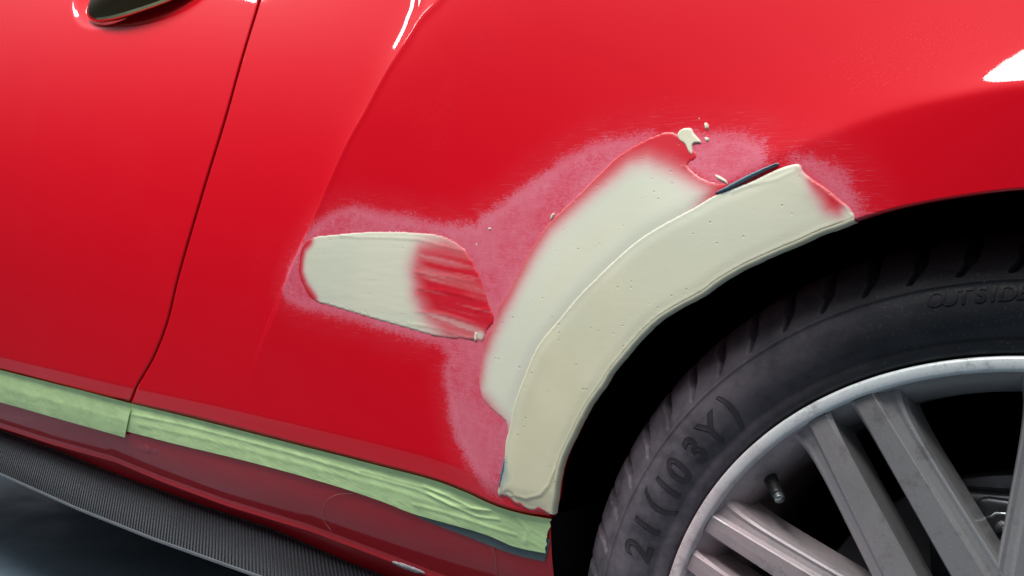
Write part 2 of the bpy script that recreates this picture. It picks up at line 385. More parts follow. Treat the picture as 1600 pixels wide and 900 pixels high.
# outlines
ARCH_PX = [(860, 806), (867, 775), (871, 745), (880, 713), (897, 677), (919, 634), (943, 600), (962, 571), (1025, 502), (1100, 457), (1122, 441), (1166, 415), (1225, 388), (1282, 364), (1337, 345), (1412, 324), (1506, 307), (1600, 296)]
ARCH = onb(ARCH_PX)
a_end = ARCH[-1]; RA = math.hypot(a_end[0], a_end[1]-.363); t0 = math.atan2(a_end[1]-.363, a_end[0])
ARCH = np.vstack([ARCH]+[[(RA*math.cos(t0-k*.12), .363+RA*math.sin(t0-k*.12))] for k in range(1, 9)])
ARCH = spline(ARCH, 400)
GAP_PX = [(204, 629), (216, 600), (226, 583), (243, 552), (262, 502), (277, 440), (302, 352), (325, 275), (352, 187), (377, 97), (407, -3), (435, -100), (470, -230)]
GAP = onb(GAP_PX)
def shift(L, dx):                            # offset a polyline sideways
    L = np.asarray(L); T = np.gradient(L, axis=0); T /= np.linalg.norm(T, axis=1)[:, None]; N = np.stack([-T[:, 1], T[:, 0]], -1); return L+N*dx
GAPs = spline(GAP, 200); GR = shift(GAPs, -.0023); GL = shift(GAPs, .0023)
BOTb = onb(BOT_PX)
zt = 1.38
botq = spline(np.vstack([ARCH[0][None], onb([(815, 800), (772, 787), (727, 767), (675, 748), (592, 726), (450, 690), (300, 652)]), GR[0][None]]), 200)
outer = np.vstack([GR, [[GR[-1][0]+.02, zt]], [[.62, zt]]])
right = np.vstack([ARCH[-1][None], [[.62, zt]]])
SAND1 = [(490, 349), (523, 330), (554, 321), (595, 330), (639, 338), (686, 349), (720, 351), (743, 350), (751, 336), (779, 321), (811, 296), (840, 277), (880, 247), (930, 222), (980, 212), (1022, 207), (1010, 225), (960, 260), (900, 320), (850, 390), (800, 470), (785, 510), (800, 560), (800, 700), (795, 765), (778, 778), (760, 762), (735, 730), (714, 690), (702, 650), (696, 610), (692, 580), (700, 556), (690, 540), (640, 526), (560, 503), (500, 488), (470, 483), (447, 470), (441, 455), (452, 420), (470, 382)]
SAND2 = [(1040, 222), (1062, 208), (1110, 208), (1160, 211), (1190, 222), (1200, 243), (1190, 262), (1150, 282), (1120, 292), (1080, 270), (1050, 250)]
SAND3 = [(1235, 246), (1262, 247), (1294, 254), (1319, 272), (1334, 294), (1347, 316), (1352, 334), (1337, 346), (1315, 325), (1290, 305), (1262, 275)]
SP = [onb(s) for s in (SAND1, SAND2, SAND3)]
def sandf(x, z):
    return np.minimum.reduce([sdf(x, z, p) for p in SP])
NQ = 420
Gq = coons(ARCH, outer, botq, right, NQ, 360)
sheet('quarter_panel', Gq, M_SAND, car, 'ABC', {'sand': sandf})
left = np.array([[BOTb[0][0], BOTb[0][1]], [BOTb[0][0], zt]])
botd = spline(np.vstack([BOTb[:4], GL[0][None]]), 160)
GL2 = np.vstack([GL, [[GL[-1][0]+.02, zt]]])
Gd = coons(left, GL2, botd, np.array([[left[1][0], zt], GL2[-1]]), 260, 300)
sheet('door', Gd, M_PAINT, car, 'BC')
# black strip standing in for the shade behind the shut line
gv = np.array([(p[0], float(body(np.array([p[0]]), np.array([p[1]]))[0])+.016, p[1]) for p in GAPs])
V = np.concatenate([gv+[-.02, 0, 0], gv+[.02, 0, 0]]); k = len(gv)
mesh('shut_line_shade', V, [(i, i+1, k+i+1, k+i) for i in range(k-1)], M_BLACK, car)

# ------------------------------------------------------------------ fillers: raised layers lying on the panel
def patch(name, outline, mat, parent, H, edge, step, fields=None, relief=None, off=.0004, n_out=None, closed_spline=True):
    O = onb(outline); L = np.hypot(*(np.roll(O, -1, 0)-O).T).sum()
    B_ = spline(O, n_out or max(24, int(L/step)), True) if closed_spline else O
    x0, z0 = B_.min(0); x1, z1 = B_.max(0)
    gx, gz = np.meshgrid(np.arange(x0, x1, step), np.arange(z0, z1, step)); gx = gx.ravel(); gz = gz.ravel()
    gx = gx+rng.uniform(-.15, .15, gx.size)*step; gz = gz+rng.uniform(-.15, .15, gz.size)*step
    d = sdf(gx, gz, B_); k = d < -step*.55
    pts = [Vector(p) for p in B_]+[Vector(p) for p in zip(gx[k], gz[k])]
    v, _, f, *_ = delaunay_2d_cdt(pts, [(i, (i+1) % len(B_)) for i in range(len(B_))], [], 1, 1e-7)
    v = np.array([(p.x, p.y) for p in v]); x, z = v[:, 0], v[:, 1]
    dd = -sdf(x, z, B_); h = H(x, z, dd) if callable(H) else H*smooth(0, edge, dd)
    if relief is not None: h = h+relief(x, z, dd)
    h = np.where(dd < 1e-5, -off, h+off*.3)
    y = body(x, z)-h
    at_ = {'fill': np.ones(len(x)), 'thin': np.zeros(len(x)), 'blue': np.zeros(len(x))}
    for a, fn in (fields or {}).items(): at_[a] = fn(x, z, dd)
    f = [q for q in f]
    a, b, c = v[f[0][0]], v[f[0][1]], v[f[0][2]]
    if (b[0]-a[0])*(c[1]-a[1])-(b[1]-a[1])*(c[0]-a[0]) < 0: f = [q[::-1] for q in f]
    return mesh(name, np.stack([x, y, z], -1), f, mat, parent, at_)
def ridges(x, z, lines):                     # thin raised bead lines
    h = np.zeros(len(x))
    for L, w, a in lines:
        d = pdist(x, z, L)[0]; h = h + a*np.exp(-(d/w)**2)
    return h

RIDGE = onb(RIDGE_PX)
F2_PX = [(751, 615), (748, 590), (752, 559), (759, 527), (773, 502), (779, 480), (795, 455), (820, 405), (851, 355), (882, 324), (920, 287), (962, 246), (991, 227), (1024, 211), (1050, 206), (1075, 222), (1090, 245), (1075, 258), (1094, 276), (1119, 285), (1140, 287),
         (1125, 310), (1090, 332), (1045, 358), (1005, 383), (968, 414), (930, 450), (912, 470), (882, 503), (850, 548), (828, 592), (812, 634), (806, 665), (799, 690), (793, 677), (790, 659), (775, 646), (758, 630)]
CORE2 = onb([(750, 612), (756, 565), (772, 520), (797, 470), (828, 408), (860, 360), (903, 320), (950, 280), (985, 254), (1012, 248), (1040, 258), (1072, 275), (1108, 298), (1090, 340), (968, 430), (880, 520), (830, 600), (815, 680), (795, 672), (775, 645)])
def fill2(x, z, d):
    s = -sdf(x, z, CORE2)
    return smooth(-.016, .026, s+.0015*(vnoise(x+z, z-x, 40, 3)-.5))
f2lines = [(onb([(1069, 260), (1094, 276), (1119, 285)]), .0012, .0005)]
patch('body_filler', F2_PX, M_FILL, car, lambda x, z, d: .0004*smooth(0, .0012, d)+.0004*smooth(0, .02, d), .003, .0016,
      {'fill': fill2, 'thin': lambda x, z, d: .35+.65*smooth(-.06, -.005, -np.minimum(sdf(x, z, CORE2)*-1, .08))},
      lambda x, z, d: ridges(x, z, f2lines))
# left patch
F3_PX = [(467, 427), (468, 405), (472, 386), (482, 375), (495, 369), (523, 366), (570, 362), (614, 361), (657, 363), (689, 367), (711, 377), (726, 389), (742, 414), (754, 442), (764, 474), (773, 499), (762, 516), (754, 535), (742, 532), (686, 527), (639, 514), (576, 496), (523, 480), (489, 469), (475, 449)]
OV = onb([(660, 392), (700, 384), (745, 392), (790, 430), (790, 560), (752, 530), (742, 528), (700, 522), (672, 495), (654, 460), (650, 420)])
def fill3(x, z, d):
    s = sdf(x, z, OV)
    f = smooth(-.018, .038, s+.005*(vnoise(x*.2, z, 120, 5)-.5))
    streak = smooth(.60, .95, vnoise(x*.06+3, z+.12*x, 130, 6))*.24+smooth(.55, .85, vnoise(x*.05+3, z+.12*x, 420, 16))*.16
    f = np.maximum(f, streak*smooth(-.08, -.005, s))
    f = f*smooth(.0, .0016, d)*smooth(.001, .020, pdist(x, z, F3L)[0])
    f = np.maximum(f, .6*smooth(.010, .0, np.hypot((x-WHc[0])/1.3, z-WHc[1])))
    return f
WHc = onb([(750, 524)])[0]
F3L = onb([(489, 469), (475, 449), (467, 427), (468, 405), (472, 386), (482, 375)])
WHl = onb([(744, 425), (744, 470), (743, 530)])
l3 = [(onb([(520, 366), (560, 371), (610, 371), (655, 374), (690, 384), (725, 392)]), .0011, .00045), (onb([(640, 505), (690, 514), (730, 528), (742, 529)]), .0009, .0004), (WHl, .0010, .0006),
      (onb([(650, 425), (700, 432), (742, 440)]), .0010, .00035), (onb([(655, 450), (700, 455), (742, 466)]), .0012, .0004), (onb([(744, 484), (766, 484)]), .0009, .0005), (onb([(650, 486), (700, 492), (743, 505)]), .001, .0004)]
patch('body_filler', F3_PX, M_FILL, car, lambda x, z, d: .0005*smooth(0, .0012, d)+.0003*smooth(0, .02, d), .003, .0016,
      {'fill': fill3, 'thin': lambda x, z, d: .45+.35*vnoise(x, z, 22, 9)}, lambda x, z, d: ridges(x, z, l3)+.00010*(vnoise(x*.12, z, 330, 11)-.5))
# thick band round the arch lip
inner = [(862, 802), (866, 775), (870, 745), (879, 713), (896, 677), (918, 634), (942, 600), (961, 571), (1024, 502), (1099, 457), (1122, 440), (1165, 415), (1225, 388), (1245, 380), (1282, 363), (1310, 353), (1336, 343)]
F1_PX = [(778, 773), (783, 745), (788, 713), (790, 690), (797, 663), (803, 631), (819, 587), (840, 540), (875, 496), (906, 459), (925, 440), (962, 404), (1000, 372), (1040, 347), (1087, 322), (1119, 303), (1169, 285), (1212, 265), (1240, 256), (1251, 257), (1257, 268), (1272, 280), (1290, 292), (1314, 312), (1328, 324), (1336, 343)] \
    + inner[::-1][1:] + [(845, 800), (825, 797), (805, 789), (792, 778)]
RED1 = onb([(1262, 266), (1284, 280), (1308, 303), (1320, 318), (1310, 332), (1294, 325), (1278, 303), (1266, 285)])
BLU = onb([(1120, 302), (1165, 279), (1212, 259), (1212, 263), (1170, 286), (1130, 304)]); BLU2 = onb([(784, 712), (792, 712), (797, 745), (783, 768)])
LOW = onb([(870, 733), (866, 742), (857, 762), (846, 774), (822, 780), (806, 774), (796, 766), (778, 775), (800, 800), (870, 812)])
RB = onb([(780, 770), (800, 777), (815, 786), (832, 793), (845, 791), (860, 801), (850, 812), (790, 800)])
def fill1(x, z, d):
    f = smooth(-.008, .016, sdf(x, z, RED1)+.004*(vnoise(x, z, 120, 2)-.5))
    f = f*smooth(-.0025, .001, sdf(x, z, RB)+.004*(vnoise(x, z, 200, 12)-.5))
    return f*smooth(-.001, .0016, d)
def thin1(x, z, d): return np.clip(smooth(.62, .74, z)*.55+.30*smooth(.018, .0, pdist(x, z, RIDGE)[0]), 0, 1)
def blue1(x, z, d): return np.clip(.9*smooth(.0010, -.0012, sdf(x, z, BLU))+.45*smooth(.004, -.004, sdf(x, z, BLU2)), 0, 1)
l1 = [(onb([(868, 733), (859, 757), (846, 773), (823, 779), (806, 774)]), .0012, .0005), (onb([(1145, 300), (1170, 290), (1215, 280), (1240, 268)]), .0011, .0004),
      (onb([(1316, 314), (1330, 327), (1336, 341)]), .0012, .0008)]
patch('body_filler', F1_PX, M_FILL, car, lambda x, z, d: .0010*smooth(0, .0016, d)+.0005*smooth(0, .012, d)+.0002*np.exp(-((d-.0022)/.0012)**2), .003, .0014,
      {'fill': fill1, 'thin': thin1, 'blue': blue1}, lambda x, z, d: ridges(x, z, l1)+.0006*(vnoise(x, z, 26, 21)-.5)*smooth(0, .01, d)-.0006*smooth(.002, -.002, sdf(x, z, LOW)))
M_PRIM = simple('bare_primer', (.12, .20, .25, 1), .45)
patch('exposed_primer', [(1115, 303), (1138, 289), (1168, 273), (1193, 262), (1214, 254), (1220, 256), (1200, 266), (1172, 280), (1135, 299)], M_PRIM, car, lambda x, z, d: .0018+.0010*smooth(0, .002, d), .001, .0012)
patch('exposed_primer', [(781, 768), (781, 750), (785, 728), (789, 712), (791, 722), (787, 745)], M_PRIM, car, lambda x, z, d: .0019+0*x, .001, .0012)
# filler that squeezed round the arch lip edge
lipP = onb(inner); lipP = spline(lipP, 260)
yl = body(lipP[:, 0], lipP[:, 1]); jit = .0005*(vnoise(np.arange(260)*.35, np.zeros(260), 1, 31))
ctr = np.array([0, .363]); rad = lipP-ctr; rad /= np.linalg.norm(rad, axis=1)[:, None]
rows = []
for (dr, dy) in ((.0012, -.0020), (-.0004, -.0021), (-.0014, -.0012), (-.0018, .001), (-.0018, .006), (-.0004, .0085)):
    q = lipP + rad*(dr-jit*(1 if dr < 0 else 0))[:, None]; rows.append(np.stack([q[:, 0], yl+dy, q[:, 1]], -1))
G = np.stack(rows, 1); mesh('filler_edge', G.reshape(-1, 3), gridfaces(260, 6, flip=True), M_FILL, car, {'fill': np.ones(260*6)*.9+.0, 'thin': np.zeros(260*6), 'blue': np.zeros(260*6)})
# crumbs and smears above the arch
for pts_, h_ in (([(1058, 210), (1066, 201), (1080, 200), (1085, 208), (1094, 218), (1096, 224), (1084, 226), (1083, 243), (1076, 238), (1070, 226), (1062, 220)], .0012),
                 ([(1100, 193), (1104, 191), (1108, 196), (1107, 202), (1102, 202)], .0014), ([(1100, 215), (1106, 214), (1109, 219), (1104, 222)], .0010),
                 ([(1091, 184), (1093, 183), (1094, 186), (1092, 187)], .0008), ([(1102, 183), (1106, 184), (1104, 187)], .0008),
                 ([(1116, 272), (1124, 274), (1135, 281), (1139, 290), (1130, 285), (1121, 280)], .0010), ([(861, 336), (866, 332), (866, 338), (860, 346)], .0012),
                 ([(742, 518), (747, 520), (746, 532), (741, 532)], .0012), ([(764, 355), (768, 356), (766, 360), (762, 358)], .0008), ([(743, 380), (746, 381), (745, 387)], .0008),
                 ([(783, 762), (795, 764), (807, 775), (799, 778), (790, 772)], .0010)):
    patch('filler_crumb', pts_, M_FILL, car, h_, .0012, .0009, {'fill': lambda x, z, d: .45+.55*smooth(0, .002, d), 'thin': lambda x, z, d: 0*x+.3})

# ------------------------------------------------------------------ sill, skirt and what is behind them
def line_y(P, yfun, n):                      # trace a line lying at depth yfun(x) (iterated)
    Q = []
    for a, b in P:
        y = 0.
        for _ in range(8): y = yfun(at_y(a, b, y)[0])
        Q.append(at_y(a, b, y))
    Q = np.array(Q); s = np.r_[0, np.cumsum(np.linalg.norm(np.diff(Q, axis=0), axis=1))]; t = np.linspace(0, s[-1], n)
    return np.stack([np.interp(t, s, Q[:, k]) for k in range(3)], -1)
NS = 240
def xb(off): return lambda x: float(YREF + .030*smooth(.25, 1.15, np.array([-x]))[0] + off)
b3 = spline(BOTb, 400)
topx = np.linspace(BOTb[0][0], BOTb[-1][0], NS)
zs = np.interp(topx, b3[:, 0], b3[:, 1]); bot_y = body(topx, zs)
top = np.stack([topx, bot_y, zs], -1)
def resx(L): return np.stack([topx, np.interp(topx, L[:, 0], L[:, 1]), np.interp(topx, L[:, 0], L[:, 2])], -1)
low_px = [(-240, 584), (-120, 626), (0, 668), (80, 694), (180, 722), (256, 754), (356, 791), (487, 831), (611, 878), (700, 912), (860, 975)]
low = resx(line_y(low_px, xb(.050), NS))
und_px = [(-240, 588), (-120, 630), (0, 674), (80, 702), (180, 742), (300, 786), (424, 828), (532, 876), (600, 902), (700, 945), (860, 1015)]
und = resx(line_y(und_px, xb(.070), NS))
cb_px = [(-240, 640), (-120, 691), (0, 742), (120, 796), (240, 844), (340, 880), (430, 912), (600, 975), (860, 1075)]
cbt = resx(line_y(cb_px, xb(.020), NS))
rows = [top+[0, .012, -.001], top+[0, .004, -.0035]]
for t in np.linspace(0, 1, 14)[1:]:
    bulge = math.sin(math.pi*t)*.006
    rows.append((top+[0, .004, -.004])*(1-t)+(low+[0, .000, .003])*t+np.array([0, -bulge, 0]))
rows += [low+[0, -.0010, .001], low+[0, .0006, -.001], low*.5+und*.5+[0, .003, 0], und+[0, .004, 0]]
G = np.stack(rows, 1); Gn = G.shape[1]
G[:, :, 0] -= .013*np.linspace(0, 1, Gn)[None]*smooth(-.08, 0, G[:, :, 0]-topx[-1])
endcap = G[-1].copy()
mesh('sill_panel', G.reshape(-1, 3), gridfaces(G.shape[0], Gn, flip=True), M_SILL_SHADED, car)
rows = [und+[0, .002, -.001]]
for t in np.linspace(0, 1, 10)[1:]: rows.append(und*(1-t)+(cbt+[0, 0, .004])*t+np.array([0, -.004*math.sin(math.pi*t), 0]))
G = np.stack(rows, 1); mesh('side_skirt', G.reshape(-1, 3), gridfaces(NS, G.shape[1], flip=True), M_CARB, car)
M_EDGE = simple('skirt_edge', (.10, .11, .12, 1), .25, .0, coat=.8)
rows = [cbt+[0, 0, .004], cbt+[0, -.0016, .003], cbt+[0, -.002, .001], cbt+[0, -.0005, -.0008], cbt+[0, .05, -.002], cbt+[0, .3, .0]]
G = np.stack(rows, 1); mesh('skirt_edge', G.reshape(-1, 3), gridfaces(NS, len(rows), flip=True), M_EDGE, car)
# underbody: keeps the floor under the car in shade
mesh('underbody', [(-2.6, .06, .24), (.9, .06, .24), (.9, 1.8, .24), (-2.6, 1.8, .24), (-2.6, .06, .30), (.9, .06, .30), (.9, 1.8, .30), (-2.6, 1.8, .30)],
     [(0, 3, 2, 1), (4, 5, 6, 7), (0, 1, 5, 4), (2, 3, 7, 6), (0, 4, 7, 3), (1, 2, 6, 5)], M_BLACK, car, shade=False)
# wheel arch liner
V1, F1_ = lathe([(.4055, -.004), (.425, .01), (.43, .05), (.425, .34), (.30, .36), (.0, .36)], 90, math.radians(-35), math.radians(200))
mesh('arch_liner', V1, F1_, M_BLACK, car)
er = endcap[:, :].mean(0)
E0 = endcap+[.0004, .0015, 0]; LV = np.concatenate([E0, E0+[.003, .05, 0], E0+[.006, .34, 0]]); ke = len(E0)
mesh('liner_edge', LV, [(i, i+1, ke+i+1, ke+i) for i in range(2*ke-1) if (i+1) % ke], M_BLACK, car)

# door handle
hc = at_y(226, -18, HC[1]-.020)
V = []; nu, nv = 80, 28
for i in range(nu):
    s = -1+2*i/(nu-1); w = .040*max(0., 1-abs(s)**2.2)**.62+.0006
    for j in range(nv):
        a = 2*math.pi*j/nv; ca_ = math.cos(a)
        V.append((hc[0]+s*.190, hc[1]+.020*s*s-.010+.42*w*ca_, hc[2]+w*math.sin(a)+.010*s))
Fs = [(i*nv+j, i*nv+(j+1) % nv, (i+1)*nv+(j+1) % nv, (i+1)*nv+j) for i in range(nu-1) for j in range(nv)]+[tuple(range(nv))[::-1], tuple(range((nu-1)*nv, nu*nv))]
mesh('door_handle', V, Fs, M_CHROME, car)

# ------------------------------------------------------------------ masking tape
def tape(name, tp, bt, mat, label, n=420, mm=34, off=.0012, wr=(), amp=.0006, seed=1, fold=.25, rag=.0008, lift=0.):
    """tp / bt: pixel lines; laid over panel bottom edge and sill"""
    T_ = line_y(tp, xb(-.001), n) if False else np.array([at_f(a, b, body) for a, b in tp])
    B_ = np.array([at_f(a, b, sillf) for a, b in bt])
    T_ = spline(T_, n); B_ = spline(B_, n)
    u = np.linspace(0, 1, n)[:, None]; v = np.linspace(0, 1, mm)[None]
    X = T_[:, None, 0]*(1-v)+B_[:, None, 0]*v; Z = T_[:, None, 2]*(1-v)+B_[:, None, 2]*v
    e0 = rag*(vnoise(np.arange(mm)*.22, np.zeros(mm), 1, seed)-.5)*2; X[-1] += e0; X[0] += e0[::-1]
    shp = X.shape; x, z = X.ravel(), Z.ravel()
    zb = np.interp(x, topx, zs)
    yb = body(x, np.maximum(z, zb)); ys_ = sillf(x, z)
    k = smooth(zb+.004, zb-.008, z); y = yb*(1-k)+np.minimum(ys_, yb+.02)*k
    y = y-off-amp*(vnoise(x*.25, z, 130, seed+1)+.6*vnoise(x*.4+z, z*1.2, 300, seed+2))
    for L, w, a in wr:
        L = np.array([at_f(p, q, body)[[0, 2]] for p, q in L]); y = y-.42*a*np.exp(-(pdist(x, z, L)[0]/(w*1.15))**2)
    if lift: y = y-lift*smooth(.93, 1, (u+0*v)).ravel()
    V = np.stack([x, y, z], -1); 
    Vb = V+[0, .0003, 0]; Fs = np.concatenate([gridfaces(n, mm, flip=True), gridfaces(n, mm, n*mm)])
    o = mesh(name, np.concatenate([V, Vb]), Fs, mat); tag(o, label, 'tape'); return o
def sillf(x, z):                             # the painted sill as y(x, z), from its own rows
    x = np.asarray(x, float); z = np.asarray(z, float)
    zt_ = np.interp(x, topx, top[:, 2]); yt = np.interp(x, topx, top[:, 1])+.004; zl = np.interp(x, topx, low[:, 2]); yl_ = np.interp(x, topx, low[:, 1])
    t = np.clip((zt_-z)/(zt_-zl), -1, 1.3); return yt+(yl_-yt)*t-.006*np.sin(np.pi*np.clip(t, 0, 1))
g = 'green masking tape along the sill'
grey = tape('cloth_tape', [(560, 735), (652, 775), (739, 812), (806, 835), (853, 845)], [(560, 752), (652, 806), (739, 841), (806, 866), (853, 877)], M_GREY, 'blue grey tape strip showing below the wrinkled green tape near the wheel arch', 160, 10, .0012, amp=.0002)
t2 = tape('masking_tape', [(190, 627), (300, 653), (450, 691), (592, 727), (675, 749), (727, 768), (772, 789), (815, 802), (861, 811)],
          [(190, 671), (280, 694), (400, 723), (525, 758), (600, 783), (652, 803), (757, 833), (806, 853), (853, 863)], M_TAPE,
          'long wrinkled green masking tape strip ending at the wheel arch',
          700, 44, .0026, wr=[([(190, 645), (300, 668), (450, 708), (592, 750), (650, 766), (700, 790), (760, 800)],   .0022, .0013),
                              ([(215, 664), (300, 682), (450, 722), (600, 764), (700, 796)], .0030, .0008),
                              ([(660, 760), (700, 778), (735, 795), (765, 798)], .0013, .0016), ([(665, 772), (700, 790), (740, 808), (775, 813)], .0014, .0015),
                              ([(560, 735), (640, 757), (700, 775)], .0014, .0010), ([(640, 790), (700, 806), (800, 838)], .0018, .0010), ([(800, 800), (820, 830), (815, 850)], .002, .0010)],
          amp=.00035, seed=5, rag=.0015)
t1 = tape('masking_tape', [(-120, 547), (0, 577), (100, 602), (152, 615), (208, 630)], [(-120, 598), (0, 627), (100, 655), (150, 669), (200, 683)], M_TAPE,
          'smooth green masking tape strip under the door with a cut end', 300, 30, .0046, wr=[([(0, 606), (100, 632), (200, 660)], .004, .0006)], amp=.0003, seed=9, rag=.0006)
# chipped and dusty spots on the sill
def spot(px, name, mat, h=.0006):
    Q = spline(np.array([at_f(a, b, sillf) for a, b in px]), 40, True) ; Q = Q*1.
    jt = 1+.18*(rng.random(40)-.5); c = Q.mean(0); Q = c+(Q-c)*jt[:, None]; Q[:, 1] -= h; B0 = Q+[0, h*2, 0]
    V = np.concatenate([[c-[0, h*1.4, 0]], c+(Q-c)*.9, B0]); n_ = 40
    Fs = [(0, 1+i, 1+(i+1) % n_) for i in range(n_)]+[(1+i, 1+n_+i, 1+n_+(i+1) % n_, 1+(i+1) % n_) for i in range(n_)]
    mesh(name, V, Fs, mat, car)
M_CHIP = simple('chip_white', (.62, .58, .60, 1), .5, var=.5, nscale=300); M_DUST = simple('dust_spot', (.62, .11, .14, 1), .8, var=.4, nscale=160)
spot([(611, 877), (625, 879), (640, 884), (655, 890), (664, 896), (650, 895), (632, 889), (618, 883)], 'paint_chip', M_CHIP)
spot([(212, 700), (222, 694), (240, 695), (256, 702), (250, 709), (232, 709)], 'dust_spot', M_DUST, .0001)
# ------------------------------------------------------------------ stray hairs on the sill
for P in ([(520, 830), (507, 812), (506, 795), (514, 780), (530, 772), (552, 771)], [(771, 855), (775, 870), (776, 885), (778, 905)]):
    Q = spline(np.array([at_f(a, b, sillf)-[0, .0015, 0] for a, b in P]), 30); V, Fs = tube(Q, .00022, 5)
    lab = 'curved pale hair lying on the sill below the tape middle' if P[0][0] == 520 else 'short straight pale hair hanging below the tape near the wheel arch'
    tag(mesh('hair', V, Fs, M_HAIR), lab, 'hair')

# ------------------------------------------------------------------ wheel
wheel = empty('wheel', (0, 0, .363), car)
def wmesh(name, V, Fs, mat, attrs=None, shade=True):
    V = np.asarray(V, float)-[0, 0, .363]; return mesh(name, V, Fs, mat, wheel, attrs, shade)
prof = np.array([(.270, .012), (.279, .006), (.2815, .002), (.2828, -.002), (.286, -.0045), (.2895, -.0055), (.293, -.0058), (.2965, -.0085), (.303, -.0130), (.312, -.0160), (.322, -.0162), (.3300, -.0143), (.3312, -.0150), (.3322, -.0150), (.3332, -.0132),
                 (.3365, -.0120), (.3415, -.0090), (.3475, -.0050), (.3535, .0005), (.3590, .0075), (.3630, .0155), (.3660, .027), (.3680, .040), (.3690, .055)])
pr = spline(prof, 130)
pr = np.vstack([pr, [(.3692, .056), (.361, .0565), (.361, .064), (.3695, .0645), (.370, .12), (.362, .1205), (.362, .13), (.370, .1305), (.368, .24), (.350, .262), (.330, .275), (.29, .27), (.27, .25)]])
NT = 72*36; th = np.linspace(0, 2*math.pi, NT+1)
R0 = np.tile(pr[:, 0], (NT+1, 1)); Y0 = np.tile(pr[:, 1], (NT+1, 1))
arc = np.r_[0, np.cumsum(np.hypot(*np.diff(pr, axis=0).T))]; i_sh = int(np.argmin(abs(arc-arc[np.argmin(abs(pr[:130, 0]-.3355))]))); s_ = arc-arc[i_sh]
lean = np.where(s_ < .012, (s_-.012)*.75, (s_-.012)*.12)/.345        # the slots bend near their foot
pitch = 2*math.pi/66
ph = (th[:, None]+lean[None]-math.radians(2.0)) % pitch; ph = np.minimum(ph, pitch-ph)*.35
wd = (.0019+.0026*smooth(.004, .02, s_))[None]
gr_ = smooth(wd+.0008, wd-.0006, ph)*(smooth(.0005, .003, s_)*smooth(.075, .07, s_))[None]
dep = gr_*.0085
nrm = np.gradient(pr, axis=0); nrm /= np.linalg.norm(nrm, axis=1)[:, None]+1e-9; nrm = np.stack([nrm[:, 1], -nrm[:, 0]], -1)   # check sign: towards the carcass
sgn = np.where(((nrm*np.array([-1., .5])).sum(1)) > 0, 1., -1.); nrm = nrm*sgn[:, None]
R0 = R0+dep*nrm[None, :, 0]; Y0 = Y0+dep*nrm[None, :, 1]
V = np.stack([R0*np.cos(th)[:, None], Y0, R0*np.sin(th)[:, None]+.363], -1).reshape(-1, 3)
wmesh('tyre', V, gridfaces(NT+1, len(pr)), M_RUB)

lipprof = [(.2800, .012), (.2803, .000), (.2801, -.0022), (.2792, -.0034), (.2780, -.0038), (.2722, -.0026), (.2710, -.0018), (.2702, .0008), (.2692, .0040)]
V, Fs = lathe(lipprof, 361); wmesh('rim_lip', V, Fs, M_LIP)
bar = [(.2698, .0040), (.2685, .0060), (.2660, .0090), (.2625, .0130), (.2590, .0180), (.2560, .0240), (.2535, .0310), (.2525, .045), (.2500, .08), (.2450, .24), (.27, .25)]
V, Fs = lathe(bar, 361); wmesh('rim', V, Fs, M_ALLOY)
A0 = math.radians(122.4)
def spoke_mesh(a, side):
    ca, sa = math.cos(a), math.sin(a); rows = []
    for r in np.linspace(.2685, .060, 60):
        q = (.2685-r)/.21; fw = .0165+.0085*q; g_ = .0105; y0 = .0022+.010*q**1.5
        fl_ = .013*math.exp(-((.2685-r)/.015))              # widens where it meets the rim
        cs = [(g_-.000, .042), (g_-.000+.0005, .012+y0), (g_+.0002-fl_*.2, .0026+y0), (g_+.0016, y0), (g_+fw*.5, y0-.0004), (g_+fw-.001, y0), (g_+fw, y0+.0008), (g_+fw+.0020, .0038+y0), (g_+fw+.0060+fl_*.3, .0052+y0), (g_+fw+.0085+fl_*.5, .0046+y0), (g_+fw+.0100+fl_*.8, .0062+y0), (g_+fw+.0112+fl_, .012+y0), (g_+fw+.0115+fl_, .045)]
        rows.append([(r*ca-side*t*sa, y, .363+r*sa+side*t*ca) for t, y in cs])
    k = len(rows[0]); V = [p for R_ in rows for p in R_]
    Fs = [tuple(q) for q in gridfaces(len(rows), k, flip=side > 0)]
    Fs += [((i+1)*k, i*k, i*k+k-1, (i+1)*k+k-1) for i in range(len(rows)-1)]
    return V, Fs
for i in range(10):
    for side in (1, -1):
        V, Fs = spoke_mesh(A0+math.radians(36*i), side); wmesh('spoke', V, Fs, M_ALLOY, shade=False)
V, Fs = lathe([(.0, .004), (.030, .004), (.033, .008), (.034, .014), (.060, .016), (.075, .016), (.085, .020), (.088, .05)], 97); wmesh('hub', V, Fs, M_ALLOY)
# valve stem
va = at_y(1196, 730, .034); vb = at_y(1216, 774, .012)
P = np.array([va+(vb-va)*t for t in np.linspace(0, 1, 14)]); V, Fs = tube(P, .0064, 14, .0050); wmesh('valve_stem', V, Fs, M_STEM)
d = (vb-va)/np.linalg.norm(vb-va); V, Fs = tube([vb, vb+d*.001, vb+d*.004, vb+d*.0045], .0042, 16); wmesh('valve_tip', V, Fs, M_STEEL)
